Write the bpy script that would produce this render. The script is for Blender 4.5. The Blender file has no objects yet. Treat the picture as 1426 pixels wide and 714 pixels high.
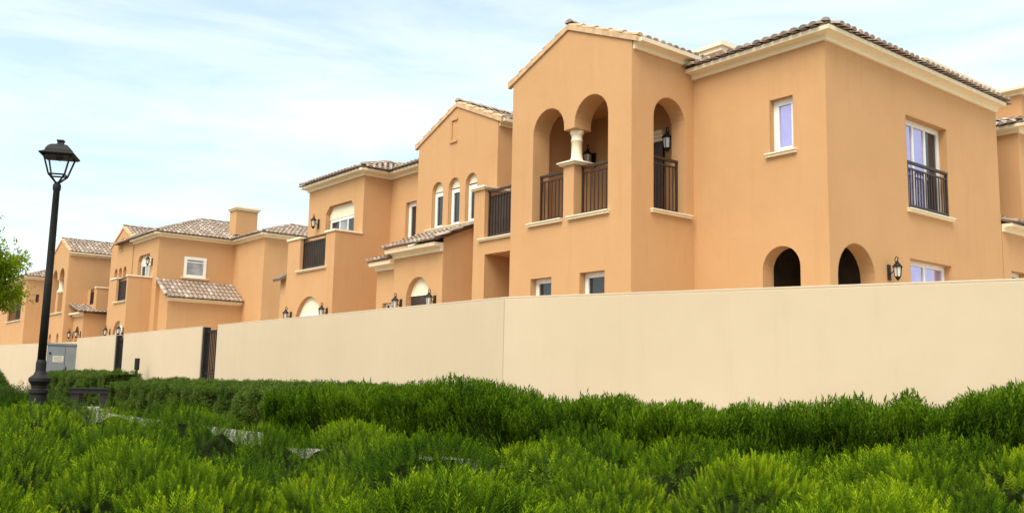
import bpy, math, random
import numpy as np
from mathutils import Vector, Matrix
from mathutils.geometry import tessellate_polygon
R = math.radians
rnd = random.Random(7)
npr = np.random.default_rng(11)
scn = bpy.context.scene
col = scn.collection
# ------------------------------------------------------------------ frame of the place
EYE = 0.85
cu, cv = 9.1315, 14.3420                   # house corner seen from the camera's foot, along U and V
yl = R(128.54)
U = Vector((math.cos(yl), math.sin(yl), 0)); V = Vector((math.sin(yl), -math.cos(yl), 0))
C0 = Vector((5.527, 16.076, 0))
def W(u, v, z): return C0 + U*u + V*v + Vector((0, 0, z))

# ------------------------------------------------------------------ materials
def mat(name):
    m = bpy.data.materials.new(name); m.use_nodes = True
    nt = m.node_tree; b = nt.nodes['Principled BSDF']
    return m, nt, b
def nd(nt, t, **kw):
    n = nt.nodes.new(t)
    for k, v in kw.items():
        if k in n.inputs: n.inputs[k].default_value = v
        else: setattr(n, k, v)
    return n
def noise_mix(nt, c1, c2, scale, detail=4, rough=.6, lo=.35, hi=.65, coord='Object', vec=None):
    if vec is None: vec = nd(nt, 'ShaderNodeTexCoord').outputs[coord]
    n = nd(nt, 'ShaderNodeTexNoise', Scale=scale, Detail=detail, Roughness=rough)
    nt.links.new(vec, n.inputs['Vector'])
    mr = nd(nt, 'ShaderNodeMapRange'); mr.inputs[1].default_value = lo; mr.inputs[2].default_value = hi
    nt.links.new(n.outputs['Fac'], mr.inputs[0])
    mx = nd(nt, 'ShaderNodeMix', data_type='RGBA')
    mx.inputs[6].default_value = (*c1, 1); mx.inputs[7].default_value = (*c2, 1)
    nt.links.new(mr.outputs[0], mx.inputs[0])
    return mx.outputs[2], n
def plaster(name, c1, c2, stain, rough=.85, bump=.25, bevel=.025):
    m, nt, b = mat(name)
    tc = nd(nt, 'ShaderNodeTexCoord').outputs['Object']
    base, _ = noise_mix(nt, c1, c2, .55, 5, .65, .3, .7, vec=tc)
    # faint streaks running down the plaster
    mp = nd(nt, 'ShaderNodeMapping'); mp.inputs['Scale'].default_value = (2.2, 2.2, .22)
    nt.links.new(tc, mp.inputs['Vector'])
    n2 = nd(nt, 'ShaderNodeTexNoise', Scale=1.6, Detail=6, Roughness=.7)
    nt.links.new(mp.outputs[0], n2.inputs['Vector'])
    mr = nd(nt, 'ShaderNodeMapRange'); mr.inputs[1].default_value = .52; mr.inputs[2].default_value = .8; mr.inputs[4].default_value = .55
    nt.links.new(n2.outputs['Fac'], mr.inputs[0])
    mx = nd(nt, 'ShaderNodeMix', data_type='RGBA'); mx.inputs[7].default_value = (*stain, 1)
    nt.links.new(mr.outputs[0], mx.inputs[0]); nt.links.new(base, mx.inputs[6])
    nt.links.new(mx.outputs[2], b.inputs['Base Color'])
    b.inputs['Roughness'].default_value = rough; b.inputs['Specular IOR Level'].default_value = .2
    n3 = nd(nt, 'ShaderNodeTexNoise', Scale=55, Detail=5, Roughness=.7); nt.links.new(tc, n3.inputs['Vector'])
    n4 = nd(nt, 'ShaderNodeTexNoise', Scale=2.5, Detail=3); nt.links.new(tc, n4.inputs['Vector'])
    ad = nd(nt, 'ShaderNodeMath', operation='MULTIPLY_ADD'); ad.inputs[1].default_value = 3.0
    nt.links.new(n4.outputs['Fac'], ad.inputs[0]); nt.links.new(n3.outputs['Fac'], ad.inputs[2])
    bp = nd(nt, 'ShaderNodeBump', Strength=bump, Distance=.012); nt.links.new(ad.outputs[0], bp.inputs['Height'])
    if bevel:
        bv = nd(nt, 'ShaderNodeBevel', Radius=bevel); bv.samples = 4
        nt.links.new(bv.outputs[0], bp.inputs['Normal'])
    nt.links.new(bp.outputs[0], b.inputs['Normal'])
    return m
def plain(name, c, rough=.5, metal=0., spec=.5, var=.0, scale=6):
    m, nt, b = mat(name)
    if var:
        o, _ = noise_mix(nt, tuple(x*(1-var) for x in c), tuple(min(1, x*(1+var)) for x in c), scale)
        nt.links.new(o, b.inputs['Base Color'])
    else: b.inputs['Base Color'].default_value = (*c, 1)
    b.inputs['Roughness'].default_value = rough; b.inputs['Metallic'].default_value = metal
    b.inputs['Specular IOR Level'].default_value = spec
    return m
def tile_mat():
    m, nt, b = mat('clay_tile')
    g = nd(nt, 'ShaderNodeNewGeometry')
    cr = nd(nt, 'ShaderNodeValToRGB'); e = cr.color_ramp.elements
    e[0].position = 0; e[0].color = (.33, .235, .175, 1); e[1].position = 1; e[1].color = (.52, .42, .34, 1)
    for p, c in ((.3, (.38, .265, .19, 1)), (.6, (.33, .25, .195, 1)), (.8, (.48, .385, .305, 1))):
        q = e.new(p); q.color = c
    nt.links.new(g.outputs['Random Per Island'], cr.inputs[0])
    o, n = noise_mix(nt, (.6, .6, .6), (1.15, 1.12, 1.1), 9, 5)
    mx = nd(nt, 'ShaderNodeMix', data_type='RGBA', blend_type='MULTIPLY'); mx.inputs[0].default_value = 1
    nt.links.new(cr.outputs[0], mx.inputs[6]); nt.links.new(o, mx.inputs[7])
    nt.links.new(mx.outputs[2], b.inputs['Base Color']); b.inputs['Roughness'].default_value = .8
    return m
def leaf_mat(name, stops, transl=.14, rough=.65):
    m, nt, b = mat(name)
    g = nd(nt, 'ShaderNodeNewGeometry')
    tc = nd(nt, 'ShaderNodeTexCoord').outputs['Object']
    n = nd(nt, 'ShaderNodeTexNoise', Scale=1.3, Detail=3); nt.links.new(tc, n.inputs['Vector'])
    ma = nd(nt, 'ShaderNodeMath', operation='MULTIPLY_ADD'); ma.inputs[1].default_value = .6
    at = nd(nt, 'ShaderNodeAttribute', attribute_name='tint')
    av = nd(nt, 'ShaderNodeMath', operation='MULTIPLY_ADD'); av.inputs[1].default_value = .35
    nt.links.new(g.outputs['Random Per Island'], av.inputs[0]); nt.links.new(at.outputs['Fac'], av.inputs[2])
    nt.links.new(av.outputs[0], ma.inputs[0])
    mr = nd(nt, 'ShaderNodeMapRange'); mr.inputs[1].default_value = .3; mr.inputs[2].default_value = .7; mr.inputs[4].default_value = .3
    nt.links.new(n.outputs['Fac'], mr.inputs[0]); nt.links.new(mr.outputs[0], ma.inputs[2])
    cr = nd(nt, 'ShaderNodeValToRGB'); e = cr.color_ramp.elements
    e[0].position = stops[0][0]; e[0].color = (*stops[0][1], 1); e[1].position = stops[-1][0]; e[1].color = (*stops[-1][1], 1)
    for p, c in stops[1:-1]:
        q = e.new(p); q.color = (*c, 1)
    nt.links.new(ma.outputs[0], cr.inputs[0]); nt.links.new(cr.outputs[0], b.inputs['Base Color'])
    b.inputs['Roughness'].default_value = rough; b.inputs['Specular IOR Level'].default_value = .04
    tr = nd(nt, 'ShaderNodeBsdfTranslucent'); nt.links.new(cr.outputs[0], tr.inputs['Color'])
    ms = nd(nt, 'ShaderNodeMixShader'); ms.inputs[0].default_value = transl
    nt.links.new(b.outputs[0], ms.inputs[1]); nt.links.new(tr.outputs[0], ms.inputs[2])
    nt.links.new(ms.outputs[0], nt.nodes['Material Output'].inputs['Surface'])
    return m
M = {}
M['ochre'] = plaster('ochre_plaster', (.52, .284, .129), (.565, .313, .147), (.465, .248, .106))
M['cream'] = plaster('cream_stone', (.80, .67, .47), (.85, .73, .53), (.73, .59, .40), bump=.1, bevel=.012)
M['bwall'] = plaster('boundary_plaster', (.565, .432, .29), (.60, .462, .318), (.53, .40, .262), bump=.12, bevel=.02)
M['joint'] = plain('joint_filler', (.42, .32, .225), .9)
M['frame'] = plain('white_frame', (.80, .77, .70), .4, var=.04)
M['tile'] = tile_mat()
M['under'] = plain('tile_bed', (.20, .135, .09), .9, var=.3)
M['verge'] = plain('verge_tile', (.56, .36, .20), .8, var=.2, scale=5)
M['iron'] = plain('dark_iron', (.020, .017, .015), .6, 0., .2, var=.2)
M['rail'] = plain('brown_metal', (.050, .028, .018), .5, .2, var=.2)
M['door'] = plain('dark_wood_and_shade', (.045, .027, .017), .5, var=.35, scale=3)
M['glass'] = plain('dark_glass', (.02, .02, .025), .06, 0, .7)
M['violet'] = plain('violet_glass', (.46, .40, .64), .10, .75, .5, var=.12, scale=1.2)
M['curtain'] = plain('pale_glass', (.33, .32, .32), .15, 0, .6, var=.3, scale=2)
M['lampglass'] = plain('lantern_glass', (.6, .57, .5), .2, 0, .5)
M['cabinet'] = plain('grey_steel', (.20, .205, .21), .55, .2, var=.07, scale=3)
M['label'] = plain('pale_label', (.62, .55, .42), .6)
M['ink'] = plain('faded_ink', (.25, .2, .15), .7)
M['paving'] = plain('pale_paving', (.34, .295, .26), .85, var=.15, scale=3)
M['bounce'] = plain('bounce_sand', (.50, .41, .30), .9, var=.12, scale=1)  # pale tone of the added light-bouncing sheet behind the wall
M['soil'] = plain('bare_soil', (.10, .07, .042), .95, var=.35, scale=2)
M['twig_shade'] = plain('dark_twigs_and_shade', (.016, .022, .006), 1.0, spec=0., var=.5, scale=14)  # inner twigs, coloured near-black so gaps in the foliage read as deep shade
M['bark'] = plain('brown_bark', (.14, .10, .065), .9, var=.3, scale=8)
M['leafF'] = leaf_mat('bright_juniper', [(0, (.006, .019, .001)), (.41, (.027, .066, .002)), (.75, (.10, .18, .003)), (1, (.31, .39, .008))], .14)
M['leafB'] = leaf_mat('dark_juniper', [(0, (.009, .025, .002)), (.42, (.044, .098, .003)), (1, (.18, .27, .008))], .14)
M['leafA'] = leaf_mat('clipped_leaf', [(0, (.036, .070, .010)), (.5, (.078, .125, .018)), (1, (.14, .19, .03))])
M['leafT'] = leaf_mat('yellow_green_leaf', [(0, (.14, .22, .01)), (.5, (.27, .36, .015)), (1, (.42, .46, .03))], .4)
# tall lantern glass: clear
def clear_glass():
    m, nt, b = mat('clear_panes')
    tr = nd(nt, 'ShaderNodeBsdfTransparent'); gl = nd(nt, 'ShaderNodeBsdfGlossy', Roughness=.05)
    ms = nd(nt, 'ShaderNodeMixShader'); ms.inputs[0].default_value = .05
    nt.links.new(tr.outputs[0], ms.inputs[1]); nt.links.new(gl.outputs[0], ms.inputs[2])
    nt.links.new(ms.outputs[0], nt.nodes['Material Output'].inputs['Surface'])
    return m
M['clear'] = clear_glass()

# ------------------------------------------------------------------ mesh builder
class MB:
    def __init__(s): s.v = []; s.f = []; s.m = []
    def add(s, vs, fs, mi=0):
        o = len(s.v); s.v += [tuple(p) for p in vs]
        s.f += [tuple(i+o for i in f) for f in fs]; s.m += [mi]*len(fs)
    def quad(s, a, b, c, d, mi=0): s.add([a, b, c, d], [(0, 1, 2, 3)], mi)
    def hexa(s, p, mi=0):
        s.add(p, [(0, 3, 2, 1), (4, 5, 6, 7), (0, 1, 5, 4), (1, 2, 6, 5), (2, 3, 7, 6), (3, 0, 4, 7)], mi)
    def box(s, u0, u1, v0, v1, z0, z1, mi=0):       # box in house axes
        s.hexa([W(u0, v0, z0), W(u1, v0, z0), W(u1, v1, z0), W(u0, v1, z0), W(u0, v0, z1), W(u1, v0, z1), W(u1, v1, z1), W(u0, v1, z1)], mi)
    def wbox(s, x0, x1, y0, y1, z0, z1, mi=0):
        s.hexa([Vector(p) for p in ((x0, y0, z0), (x1, y0, z0), (x1, y1, z0), (x0, y1, z0), (x0, y0, z1), (x1, y0, z1), (x1, y1, z1), (x0, y1, z1))], mi)
    def tube(s, pts, rad, n=8, mi=0, caps=True):
        rings = []
        for i, p in enumerate(pts):
            p = Vector(p)
            d = Vector(pts[min(i+1, len(pts)-1)]) - Vector(pts[max(i-1, 0)]); d.normalize()
            a = d.orthogonal().normalized() if i == 0 else (a - d*a.dot(d)).normalized()
            b = d.cross(a); r = rad[i] if isinstance(rad, (list, tuple)) else rad
            rings.append([p + a*(r*math.cos(2*math.pi*k/n)) + b*(r*math.sin(2*math.pi*k/n)) for k in range(n)])
        vs = [q for g in rings for q in g]; fs = []
        for i in range(len(rings)-1):
            for k in range(n):
                k2 = (k+1) % n; fs.append((i*n+k, i*n+k2, (i+1)*n+k2, (i+1)*n+k))
        if caps: fs += [tuple(range(n-1, -1, -1)), tuple(range((len(rings)-1)*n, len(rings)*n))]
        s.add(vs, fs, mi)
    def lathe(s, base, prof, n=16, mi=0, rot=0.):
        vs = []; fs = []
        for (r, z) in prof:
            vs += [base + Vector((r*math.cos(rot+2*math.pi*k/n), r*math.sin(rot+2*math.pi*k/n), z)) for k in range(n)]
        for i in range(len(prof)-1):
            for k in range(n):
                k2 = (k+1) % n; fs.append((i*n+k, i*n+k2, (i+1)*n+k2, (i+1)*n+k))
        fs += [tuple(range(n-1, -1, -1)), tuple(range((len(prof)-1)*n, len(prof)*n))]
        s.add(vs, fs, mi)
    def build(s, name, mats, parent=None, smooth=False):
        me = bpy.data.meshes.new(name)
        off = parent.matrix_world.translation if False else (parent['_o'] if parent is not None and '_o' in parent else (0, 0, 0))
        me.from_pydata([(p[0]-off[0], p[1]-off[1], p[2]-off[2]) for p in s.v], [], s.f)
        for m in (mats if isinstance(mats, (list, tuple)) else [mats]): me.materials.append(m)
        me.polygons.foreach_set('material_index', s.m)
        if smooth: me.polygons.foreach_set('use_smooth', [True]*len(s.f))
        me.update()
        o = bpy.data.objects.new(name, me); col.objects.link(o)
        if parent is not None:
            o.parent = parent
            if '_o' in parent: o['_o'] = parent['_o']
        return o
def tag(o, label=None, cat=None, group=None, kind=None):
    if label: o['label'] = label
    if cat: o['category'] = cat
    if group: o['group'] = group
    if kind: o['kind'] = kind
    return o
def thing(name, loc, label, cat, group=None):
    o = bpy.data.objects.new(name, None); col.objects.link(o); o.empty_display_size = .3
    o.location = loc; o['_o'] = tuple(loc)
    return tag(o, label, cat, group)

# planes of a wall: front (faces -V, runs along u) and side (faces -U, runs along v)
class Fr:
    def __init__(s, kind, c): s.k = kind; s.c = c
    def p(s, a, z, d=0.):                               # d = depth into the wall
        return W(a, s.c+d, z) if s.k == 'f' else W(s.c+d, a, z)
def F(c): return Fr('f', c)
def S(c): return Fr('s', c)
def rect(a0, a1, z0, z1): return [(a0, z0), (a1, z0), (a1, z1), (a0, z1)]
def arch(a0, a1, z0, top, n=14, rise=None):
    r = (a1-a0)/2; rz = r if rise is None else rise; zs = top-rz; c = (a0+a1)/2
    return [(a0, z0), (a1, z0)] + [(c+r*math.cos(math.pi*k/n), zs+rz*math.sin(math.pi*k/n)) for k in range(n+1)]
def chamfer(a0, a1, z0, z1, ca=.22, cz=.22):
    return [(a0, z0), (a1, z0), (a1, z1-cz), (a1-ca, z1), (a0+ca, z1), (a0, z1-cz)]
def panel(mb, fr, outline, holes=(), reveal=.2, mi=0):
    loops = [outline] + [h[0] if isinstance(h, tuple) else h for h in holes]
    flat = [p for l in loops for p in l]
    tris = tessellate_polygon([[Vector((a, z, 0)) for a, z in l] for l in loops])
    vs = [fr.p(a, z) for a, z in flat]
    # even winding facing out
    nrm = (-V if fr.k == 'f' else -U); fs = []
    for t in tris:
        a, b, c = (vs[i] for i in t)
        n = (b-a).cross(c-a)
        if n.length < 1e-9: continue
        fs.append(t if n.dot(nrm) > 0 else t[::-1])
    o = len(mb.v); mb.add(vs, fs, mi)
    k = len(outline)
    for h in holes:
        d = h[1] if isinstance(h, tuple) else reveal
        l = h[0] if isinstance(h, tuple) else h
        n = len(l)
        back = [fr.p(a, z, d) for a, z in l]; ob = len(mb.v); mb.v += [tuple(p) for p in back]
        for i in range(n):
            j = (i+1) % n
            mb.f.append((o+k+i, o+k+j, ob+j, ob+i)); mb.m.append(mi)
        k += n

def bar(mb, fr, a0, a1, z0, z1, d0, d1, mi=0):
    mb.hexa([fr.p(a0, z0, d0), fr.p(a1, z0, d0), fr.p(a1, z0, d1), fr.p(a0, z0, d1), fr.p(a0, z1, d0), fr.p(a1, z1, d0), fr.p(a1, z1, d1), fr.p(a0, z1, d1)], mi)

def window(par, fr, a0, a1, z0, z1, depth, cols=1, rows=(), glass='glass', fw=.06, panes=None, outline=None, label=None):
    """white frame set back in its opening, with panes as sub-parts"""
    mb = MB(); d0, d1 = depth-.05, depth+.02
    if outline:                                       # solid cream head that fills an arch above the frame
        pass
    for (x0, x1) in ((a0, a0+fw), (a1-fw, a1)): bar(mb, fr, x0, x1, z0, z1, d0, d1)
    bar(mb, fr, a0+fw, a1-fw, z1-fw, z1, d0, d1); bar(mb, fr, a0+fw, a1-fw, z0, z0+fw, d0, d1)
    w = (a1-a0-2*fw)/cols
    zz = [z0+fw] + [r for r in rows] + [z1-fw]
    for c in range(1, cols): bar(mb, fr, a0+fw+w*c-.03, a0+fw+w*c+.03, z0+fw, z1-fw, d0+.005, d1)
    for r in rows:
        for c in range(cols): bar(mb, fr, a0+fw+w*c+(.03 if c else 0), a0+fw+w*(c+1)-(.03 if c < cols-1 else 0), r-.02, r+.02, d0+.01, d1)
    # inner sash edge, a little set back
    f = mb.build('window', M['frame'], par)
    if label: f['label'] = label
    for c in range(cols):
        g = MB(); g_ = (panes or {}).get(c, glass)
        x0, x1 = a0+fw+w*c+(.03 if c else 0), a0+fw+w*(c+1)-(.03 if c < cols-1 else 0)
        bar(g, fr, x0, x1, z0+fw, z1-fw, d0+.03, d0+.05)
        g.build('pane', M[g_], f)
    return f
def sill(par, fr, a0, a1, z, out=.09, h=.07, inn=.18):
    mb = MB()
    bar(mb, fr, a0, a1, z-h, z-.025, -out+.025, .0); bar(mb, fr, a0-.01, a1+.01, z-.025, z, -out, inn)
    return mb.build('sill', M['cream'], par)
def railing(par, fr, a0, a1, z0, z1, d=.15, step=.105, solid=False, bw=.016):
    mb = MB()
    bar(mb, fr, a0, a1, z1-.05, z1, d-.03, d+.03); bar(mb, fr, a0, a1, z1-.16, z1-.13, d-.015, d+.015)
    bar(mb, fr, a0, a1, z0+.04, z0+.08, d-.015, d+.015)
    for a in (a0, a1-.035): bar(mb, fr, a, a+.035, z0, z1-.05, d-.02, d+.02)
    r = mb.build('railing', M['rail'], par)
    n = max(2, int((a1-a0-.07)/step)); 
    for k in range(1, n):
        a = a0+.0175 + (a1-a0-.035)*k/n; q = MB()
        bar(q, fr, a-bw/2-.003, a+bw/2+.003, z0+.08, z1-.16, d-bw/2, d+bw/2)
        q.build('baluster', M['rail'], r)
    if solid:                                           # screen behind the bars
        q = MB(); bar(q, fr, a0+.035, a1-.035, z0+.08, z1-.16, d+.02, d+.03); q.build('screen', M['door'], r)
    return r
def lantern(par, fr, a, z, h=.46, d=0., label=None):
    """wall lantern: plate, curled arm, six-sided glass, cap"""
    mb = MB(); s = h/.46
    bar(mb, fr, a-.05*s, a+.05*s, z, z+.30*s, d-.025, d-.002)
    arm = [fr.p(a, z+.10*s, d-.02), fr.p(a, z+.16*s, d-.10*s), fr.p(a, z+.30*s, d-.16*s), fr.p(a, z+.40*s, d-.14*s), fr.p(a, z+.45*s, d-.17*s), fr.p(a, z+.42*s, d-.21*s), fr.p(a, z+.36*s, d-.19*s)]
    mb.tube(arm, .010*s, 6)
    c = fr.p(a, z, d-.19*s)
    mb.lathe(c, [(.012*s, -.02*s), (.03*s, .0), (.05*s, .035*s), (.062*s, .05*s), (.062*s, .058*s)], 6)
    for k in range(6):
        t = 2*math.pi*k/6
        mb.tube([c+Vector((.06*s*math.cos(t), .06*s*math.sin(t), .055*s)), c+Vector((.08*s*math.cos(t), .08*s*math.sin(t), .24*s))], .007*s, 4)
    o = mb.build('wall_lantern', M['iron'], par)
    if label: o['label'] = label
    g = MB(); g.lathe(c, [(.054*s, .06*s), (.074*s, .238*s)], 6); g.build('lantern_glass', M['lampglass'], o)
    g = MB(); g.lathe(c, [(.10*s, .24*s), (.105*s, .25*s), (.055*s, .31*s), (.03*s, .325*s), (.03*s, .345*s), (.008*s, .37*s)], 6); g.build('lantern_cap', M['iron'], o)
    return o

PROF = [(0, 0), (.05, 0), (.06, .085), (.085, .10), (.14, .102), (.19, .115), (.20, .10), (.235, .105), (.245, .18), (0, .19)]
def cornice(par, path, z, sgn=-1, k=1., prof=PROF, name='cornice'):
    mb = MB(); n = len(path); rings = []
    nr = []
    for i in range(n-1):
        d = Vector((path[i+1][0]-path[i][0], path[i+1][1]-path[i][1])).normalized()
        nr.append(Vector((sgn*d.y, -sgn*d.x)))
    for i in range(n):
        if i == 0: m = nr[0]
        elif i == n-1: m = nr[-1]
        else: m = (nr[i-1]+nr[i])/(1+nr[i-1].dot(nr[i]))
        rings.append([W(path[i][0]+m.x*o*k, path[i][1]+m.y*o*k, z+dz*k) for o, dz in prof])
    q = len(prof); vs = [p for r in rings for p in r]; fs = []
    for i in range(n-1):
        for j in range(q-1): fs.append((i*q+j, i*q+j+1, (i+1)*q+j+1, (i+1)*q+j))
    fs += [tuple(range(q)), tuple(range((n-1)*q+q-1, (n-1)*q-1, -1))]
    mb.add(vs, fs)
    return mb.build(name, M['cream'], par)

def barrel(mb, p, q, up, r0, r1, n=5, mi=0, lift=0., cap=False):
    """half-round tile from p (low) to q (high), opening downwards"""
    p, q = Vector(p), Vector(q); d = (q-p).normalized(); side = d.cross(up).normalized(); nn = side.cross(d)
    if nn.dot(up) < 0: nn = -nn
    vs = []
    for base, r, l in ((p, r0, lift), (q, r1, 0)):
        vs += [base + side*(r*math.cos(math.pi*k/n)) + nn*(r*.72*math.sin(math.pi*k/n)+l) for k in range(n+1)]
    fs = [(k, k+1, n+2+k, n+1+k) for k in range(n)]
    if cap: fs.append(tuple(range(n+1)))
    mb.add(vs, fs, mi)
def inside(pt, poly):
    x, y = pt; c = False; j = len(poly)-1
    for i in range(len(poly)):
        (xi, yi), (xj, yj) = poly[i], poly[j]
        if (yi > y) != (yj > y) and x < (xj-xi)*(y-yi)/(yj-yi)+xi: c = not c
        j = i
    return c
def slope(mb, pts, colw=.20, row=.36, dense=True):
    """tiled slope: pts is a planar polygon, pts[0]->pts[1] the eave. material 0 tile, 1 bed"""
    pts = [Vector(p) for p in pts]
    e = (pts[1]-pts[0]).normalized()
    n = Vector((0, 0, 0))
    for i in range(len(pts)): n += (pts[i]-pts[0]).cross(pts[(i+1) % len(pts)]-pts[0])
    n.normalize()
    if n.z < 0: n = -n
    s = n.cross(e)
    if s.z < 0: s = -s
    p2 = [((p-pts[0]).dot(e), (p-pts[0]).dot(s)) for p in pts]
    m = len(pts)
    cen = sum(pts, Vector((0, 0, 0)))/m
    bed = [p + s*.05 if i < 2 else p for i, p in enumerate(pts)]
    mb.add([p for p in bed] + [p-n*.025 for p in bed], [tuple(range(m)), tuple(range(2*m-1, m-1, -1))] + [(i, (i+1) % m, m+(i+1) % m, m+i) for i in range(m)], 1)
    amin, amax = min(p[0] for p in p2), max(p[0] for p in p2); tmax = max(p[1] for p in p2)
    nc = max(1, round((amax-amin)/colw)); cw = (amax-amin)/nc; nrw = int(tmax/row)+1
    for c in range(nc):
        a = amin+cw*(c+.5)
        for r in range(nrw):
            t = r*row
            if not inside((a, t+row*.4), p2): continue
            b = pts[0]+e*a+s*(t-(.05 if r == 0 else .03)) + n*.012
            q = pts[0]+e*a+s*min(t+row, tmax) + n*.008
            j = rnd.uniform(-.008, .008)
            barrel(mb, b+e*j, q, n, cw*.44, cw*.38, 5, 0, .016, r == 0)
def ridge(mb, p, q, r=.11, L=.36, mi=0):
    p, q = Vector(p), Vector(q); n = max(1, int((q-p).length/L))
    for i in range(n):
        a = p.lerp(q, i/n); b = p.lerp(q, min(1, (i+1.1)/n))
        barrel(mb, a, b, Vector((0, 0, 1)), r, r*.88, 6, mi, .025, True)
def hip_roof(par, u0, u1, v0, v1, z, over=.30, pitch=.37, mats=('tile', 'under')):
    mb = MB(); a0, a1, b0, b1 = u0-over, u1+over, v0-over, v1+over
    w, l = a1-a0, b1-b0; zt = z+pitch*min(w, l)/2
    if w <= l:
        r0, r1 = W((a0+a1)/2, b0+w/2, zt), W((a0+a1)/2, b1-w/2, zt)
    else:
        r0, r1 = W(a0+l/2, (b0+b1)/2, zt), W(a1-l/2, (b0+b1)/2, zt)
    c = [W(a0, b0, z), W(a1, b0, z), W(a1, b1, z), W(a0, b1, z)]
    if w <= l:
        slope(mb, [c[0], c[1], r0]); slope(mb, [c[1], c[2], r1, r0]); slope(mb, [c[2], c[3], r1]); slope(mb, [c[3], c[0], r0, r1])
        hips = ((c[0], r0), (c[1], r0), (c[2], r1), (c[3], r1))
    else:
        slope(mb, [c[0], c[1], r1, r0]); slope(mb, [c[1], c[2], r1]); slope(mb, [c[2], c[3], r0, r1]); slope(mb, [c[3], c[0], r0])
        hips = ((c[0], r0), (c[1], r1), (c[2], r1), (c[3], r0))
    up = Vector((0, 0, .03))
    for p, q in hips: ridge(mb, p.lerp(q, .05)+up, q+up, .085)
    if (r1-r0).length > .3: ridge(mb, r0+up, r1+up)
    return mb.build('roof', [M[mats[0]], M[mats[1]]], par)
def gable_roof(par, u0, u1, vf, vb, ze, zr, over=.16, verge_out=.05):
    mb = MB(); uc = (u0+u1)/2; k = (zr-ze)/(uc-u0)
    a0, a1, zo = u0-over, u1+over, ze-over*k
    slope(mb, [W(a0, vf+.14, zo+.03), W(a0, vb, zo+.03), W(uc, vb, zr+.03), W(uc, vf+.14, zr+.03)])
    slope(mb, [W(a1, vf+.14, zo+.03), W(a1, vb, zo+.03), W(uc, vb, zr+.03), W(uc, vf+.14, zr+.03)])
    ridge(mb, W(uc, vf-.02, zr+.08), W(uc, vb, zr+.08))
    r = mb.build('roof', [M['tile'], M['under']], par)
    g = MB()
    for a in (a0, a1):
        ridge(g, W(a, vf+.045, zo+.045), W(uc, vf+.045, zr+.045), .085, .40)
        p, q = W(a, vf, zo), W(uc, vf, zr)
        o = V*(-verge_out+.01); dn = Vector((0, 0, -.055))
        tp = Vector((0, 0, .055))
        g.hexa([p+dn+o, q+dn+o, q+dn+V*.06, p+dn+V*.06, p+tp+o, q+tp+o, q+tp+V*.06, p+tp+V*.06])
    g.build('verge', M['verge'], r)
    return r

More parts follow.
